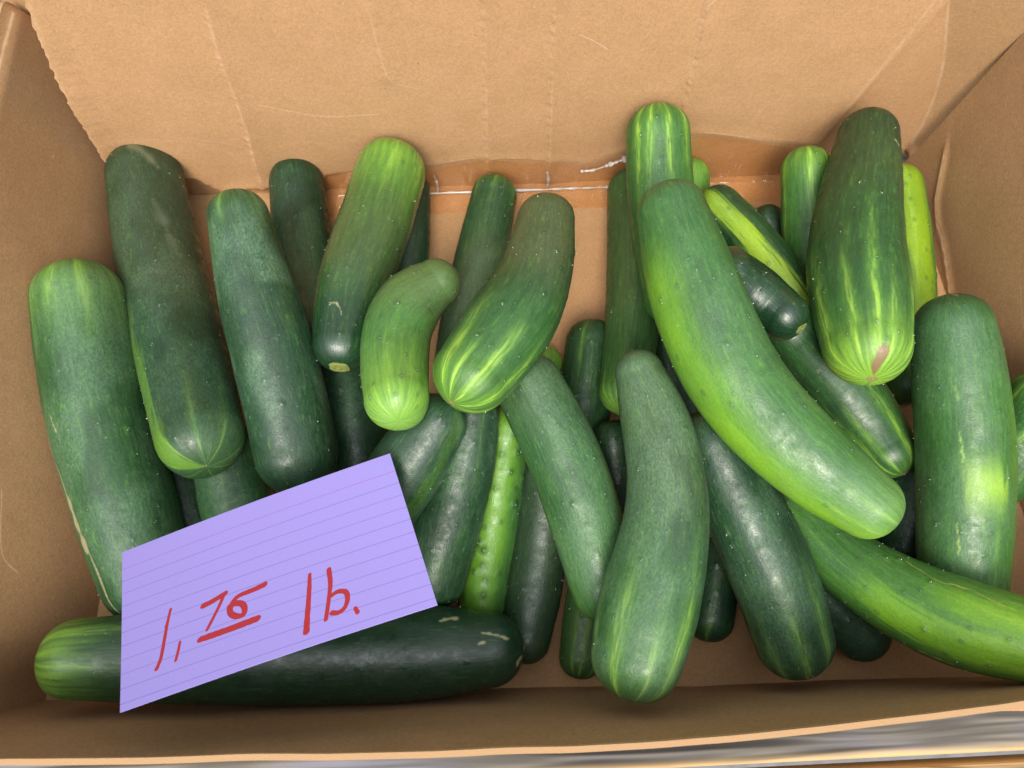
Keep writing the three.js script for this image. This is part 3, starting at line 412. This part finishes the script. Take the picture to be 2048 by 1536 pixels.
cucumber('yellow-green cucumber with dark warts deep between two dark ones', [[-2.3,42.1,-98.6,12.9], [-5.3,32.8,-81.0,14.0], [-8.2,25.3,-62.8,14.7], [-11.0,19.7,-44.2,14.8], [-14.2,16.1,-25.6,14.1], [-16.0,14.4,-7.0,13.4]], { t: 1.05, e: 0, wart: true, sp: 2.2, belly: [[0.42, 0.22, -0.2, 1.2, 0.5, 0.5]], la: 0.3 });
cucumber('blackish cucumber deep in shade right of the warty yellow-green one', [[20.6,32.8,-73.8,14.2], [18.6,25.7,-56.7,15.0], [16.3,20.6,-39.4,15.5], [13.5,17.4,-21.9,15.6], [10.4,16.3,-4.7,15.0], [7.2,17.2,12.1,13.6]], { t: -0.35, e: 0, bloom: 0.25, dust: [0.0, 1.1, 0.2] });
cucumber('small striped cucumber end beneath the pear-shaped one, near the front wall', [[47.0,30.6,-33.6,11.4], [44.4,21.9,-20.0,12.2], [41.7,16.1,-6.1,12.7], [39.4,13.4,8.0,12.3], [37.0,13.9,21.8,11.6]], { t: 0.7, e: 1, ns: 9, sl: 1.2, ss: 0.5, dust: [0.0, 1.1, 0.2], big: 0 });
cucumber('long dark cucumber with yellowish left end lying flat beneath the card', [[-211.5,54.1,20.4,18.8], [-185.2,49.2,19.6,21.2], [-157.9,45.0,19.0,23.0], [-129.6,41.8,18.9,23.8], [-100.5,39.7,18.6,24.2], [-71.0,38.6,18.0,23.9], [-41.1,38.7,17.3,23.2], [-11.3,39.7,16.5,18.1]], { t: -0.1, td: -0.9, e: 0, la: 1.0, ext: 0.22, ns: 7, sl: 0.35, ss: 0.5, sp: 0.6, gloss: 0.3, scars: [[[[0.42, 0.955], [0.46, 0.962], [0.44, 0.975]], 1.6, 0.9], [[[0.66, 0.80], [0.68, 0.83]], 1.0, 0.7], [[[0.62, 0.88], [0.60, 0.93]], 1.0, 0.5], [[[0.57, 0.875], [0.58, 0.885]], 0.8, 0.7]] });
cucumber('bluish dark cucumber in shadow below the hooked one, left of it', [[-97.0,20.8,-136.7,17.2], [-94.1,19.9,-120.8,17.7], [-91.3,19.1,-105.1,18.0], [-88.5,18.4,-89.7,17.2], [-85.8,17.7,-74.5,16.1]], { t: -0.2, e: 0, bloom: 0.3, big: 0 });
cucumber("dull green cucumber end under the card's upper edge, beneath the dusty one", [[-159.7,29.5,-85.5,17.9], [-156.4,26.9,-72.7,18.8], [-152.9,24.4,-59.9,19.4], [-149.3,21.9,-47.3,18.9], [-145.5,19.4,-34.8,18.2]], { t: 0.35, e: 0, bloom: 0.3, ns: 5, ss: 0.3, sl: 0.8 });
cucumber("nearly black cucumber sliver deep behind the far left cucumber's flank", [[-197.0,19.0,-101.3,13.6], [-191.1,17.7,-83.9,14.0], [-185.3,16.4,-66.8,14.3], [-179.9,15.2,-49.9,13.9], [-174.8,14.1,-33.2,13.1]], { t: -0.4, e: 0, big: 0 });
cucumber('dark green cucumber tip lying on the bare box bottom near the centre', [[47.9,19.4,-155.0,15.7], [45.5,18.4,-138.6,15.9], [43.1,17.4,-122.4,16.0], [40.7,16.5,-106.4,15.4], [38.4,15.7,-90.7,14.7]], { t: 0.25, e: 0, la: 0.2, ext: 0.2, ns: 6, ss: 0.3, sl: 0.6 });
cucumber("small lime-green tip just under the fat curved cucumber's right side", [[17.7,15.8,-143.4,12.4], [15.4,15.0,-128.0,12.8], [13.3,14.3,-112.8,13.1], [11.9,13.7,-97.7,12.7], [10.9,13.1,-82.9,12.0]], { t: 0.9, e: 0, la: 1.0, ext: 0.5, ns: 5, ss: 0.6, sl: 0.9, big: 0 });
cucumber("shadowed cucumber in the gap left of the pear-shaped one's neck", [[56.3,32.4,-93.6,11.6], [58.0,28.3,-80.2,12.1], [59.7,24.3,-66.8,12.4], [61.3,20.2,-53.3,12.1], [62.9,16.1,-39.9,11.6]], { t: 0.1, e: 0, big: 0 });
cucumber('dark cucumber with fine yellow stripes on its low end, right of the pear-shaped one', [[101.2,72.1,-82.7,19.0], [110.3,66.5,-64.0,19.8], [119.3,60.8,-45.4,20.6], [128.1,55.2,-26.6,21.5], [135.6,49.4,-7.4,20.9], [142.0,43.4,12.2,19.4]], { t: 0.12, e: 1, la: 0.25, ext: 0.12, ns: 9, sl: 0.5, ss: 0.75, bloom: 0.35 });
cucumber('dark cucumber in the gap left of the stout mottled one', [[226.8,27.4,-73.3,16.2], [224.5,24.7,-64.3,16.9], [222.1,22.0,-55.3,17.3], [219.2,19.4,-46.5,16.7], [216.1,16.7,-37.7,15.7]], { t: 0.0, e: 0, big: 0 });
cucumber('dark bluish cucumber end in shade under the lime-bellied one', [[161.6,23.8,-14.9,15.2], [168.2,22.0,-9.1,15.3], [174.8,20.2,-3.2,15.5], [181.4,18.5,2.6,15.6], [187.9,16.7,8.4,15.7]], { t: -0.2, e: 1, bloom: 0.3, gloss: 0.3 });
cucumber('dim green cucumber end between the pear-shaped and the finely striped one', [[116.8,16.2,-39.3,12.6], [114.4,15.7,-29.0,12.8], [112.0,15.2,-18.7,13.0], [109.6,14.7,-8.6,13.1], [107.2,14.3,1.4,13.3]], { t: 0.2, e: 1, ns: 5, sl: 0.9, ss: 0.5, big: 0 });
cucumber('dark cucumber in the narrow gap between the pear-shaped and the diagonal one', [[90.8,18.1,-163.0,14.2], [93.7,17.0,-146.7,14.7], [97.1,16.1,-130.7,14.9], [102.0,15.5,-115.5,14.4], [107.4,14.9,-100.8,13.7]], { t: 0.2, e: 0, big: 0 });

// ---------- the price card ----------
{
  const c = document.createElement('canvas'); c.width = 1524; c.height = 914; const x = c.getContext('2d'), S = 12, r = rng(9);
  x.fillStyle = 'rgb(127,116,178)'; x.fillRect(0, 0, c.width, c.height);
  for (let i = 0; i < 26000; i++) { x.fillStyle = r() < 0.5 ? 'rgba(255,255,255,0.05)' : 'rgba(60,40,120,0.05)'; x.fillRect(r() * c.width, r() * c.height, 1 + r() * 3, 1 + r() * 2); }
  x.lineWidth = 2.4; x.strokeStyle = 'rgba(120,62,128,0.75)'; x.beginPath(); x.moveTo(0, 9.5 * S); x.lineTo(c.width, 9.5 * S); x.stroke();
  x.strokeStyle = 'rgba(72,60,130,0.7)'; for (let k = 1; k < 11; k++) { x.beginPath(); x.moveTo(0, (9.5 + 6.35 * k) * S); x.lineTo(c.width, (9.5 + 6.35 * k) * S); x.stroke(); }
  x.lineCap = 'butt'; x.lineJoin = 'round';
  const stroke = (pts, w0, w1) => { for (let q = 0; q <= 500; q++) { const t = q / 500, p = cat(pts, t), w = 0.86 * lerp(w0, w1, t) * S * (0.93 + 0.14 * vn(t * 20, w0 * 50 + pts.length)); x.save(); x.translate(p[0] * S, p[1] * S); x.rotate(-0.6); x.fillStyle = 'rgb(134,20,28)'; x.beginPath(); x.ellipse(0, 0, w * 0.62, w * 0.42, 0, 0, 7); x.fill(); x.restore(); } };
  stroke([[20.6, 38.4], [19.0, 44.3], [17.3, 52.5], [15.8, 59.3], [14.0, 63.4]], 1.3, 1.7); stroke([[19.0, 43.6], [18.6, 45.0], [18.3, 46.0]], 0.8, 1.2);
  stroke([[23.7, 55.0], [22.8, 58.7], [21.6, 62.6]], 1.1, 1.3);
  stroke([[34.2, 42.4], [37.7, 41.9], [43.6, 40.3]], 3.0, 2.6); stroke([[43.5, 40.0], [40.4, 45.5], [34.8, 54.0]], 1.9, 1.5);
  stroke([[60.2, 42.6], [55.3, 43.2], [49.4, 43.6], [46.4, 45.4], [44.6, 48.3]], 2.9, 2.0); stroke([[44.8, 47.0], [45.0, 50.4], [47.2, 52.6], [49.8, 52.9], [50.8, 50.6], [50.0, 47.9], [47.4, 46.6], [45.4, 47.4]], 2.6, 2.7);
  stroke([[31.9, 57.2], [42.4, 57.2], [55.2, 56.8]], 3.2, 3.4);
  stroke([[79.4, 45.0], [78.2, 50.6], [76.4, 57.9], [74.6, 64.9], [73.5, 69.6]], 1.7, 2.9);
  stroke([[87.6, 45.6], [87.0, 51.8], [85.6, 56.7], [83.7, 62.4], [82.0, 67.2]], 2.2, 1.9); stroke([[86.3, 57.6], [89.4, 56.9], [92.3, 58.3], [92.2, 61.8], [90.2, 64.9], [87.4, 66.0], [84.9, 65.2]], 2.2, 2.3);
  stroke([[94.4, 66.3], [94.7, 67.4], [95.0, 68.6]], 1.5, 1.9);
  const map = canvasTex(c); map.wrapS = map.wrapT = THREE.ClampToEdgeWrapping;
  const TL = V3(-0.1762, 0.0967, -0.0270), TR = V3(-0.0575, 0.0954, -0.0728), BR = V3(-0.0313, 0.1155, -0.0040), BL = V3(-0.1509, 0.1314, 0.0360);
  const n = TR.clone().sub(TL).cross(BL.clone().sub(TL)).normalize(); if (n.y < 0) n.negate();
  const base = TL.clone().add(BR).multiplyScalar(0.5), NU = 40, NV = 26, th = 0.00035;
  const root = thing('price_card', 'lilac lined index card with a red handwritten price', 'price card', base.toArray());
  const face = (k) => { const pos = [], uv = [], idx = []; for (let j = 0; j <= NV; j++) for (let i = 0; i <= NU; i++) { const s = i / NU, t = j / NV; const p = TL.clone().lerp(TR, s).lerp(BL.clone().lerp(BR, s), t).addScaledVector(n, k * th + 0.0022 * (Math.sin(s * Math.PI) - 0.3 * Math.sin(t * Math.PI)) * 0.6).sub(base); pos.push(p.x, p.y, p.z); uv.push(s, 1 - t); }
    for (let j = 0; j < NV; j++) for (let i = 0; i < NU; i++) { const a = j * (NU + 1) + i, b = a + NU + 1; idx.push(a, b, a + 1, a + 1, b, b + 1); }
    const g = new THREE.BufferGeometry(); g.setAttribute('position', new THREE.Float32BufferAttribute(pos, 3)); g.setAttribute('uv', new THREE.Float32BufferAttribute(uv, 2)); g.setIndex(idx); g.computeVertexNormals(); return g; };
  const paper = greyTex(256, 256, (i, j) => 0.5 + 0.4 * (fbm(i / 3, j / 3, 0) - 0.5)); paper.repeat.set(4, 3);
  const f = part('card_face', face(0.5), new THREE.MeshStandardMaterial({ map, roughness: 0.75, bumpMap: paper, bumpScale: 0.0001 }), root);
  part('card_back', face(-0.5), new THREE.MeshStandardMaterial({ color: 0xb0a4e8, roughness: 0.8 }), root);
}

renderer.render(scene, camera);
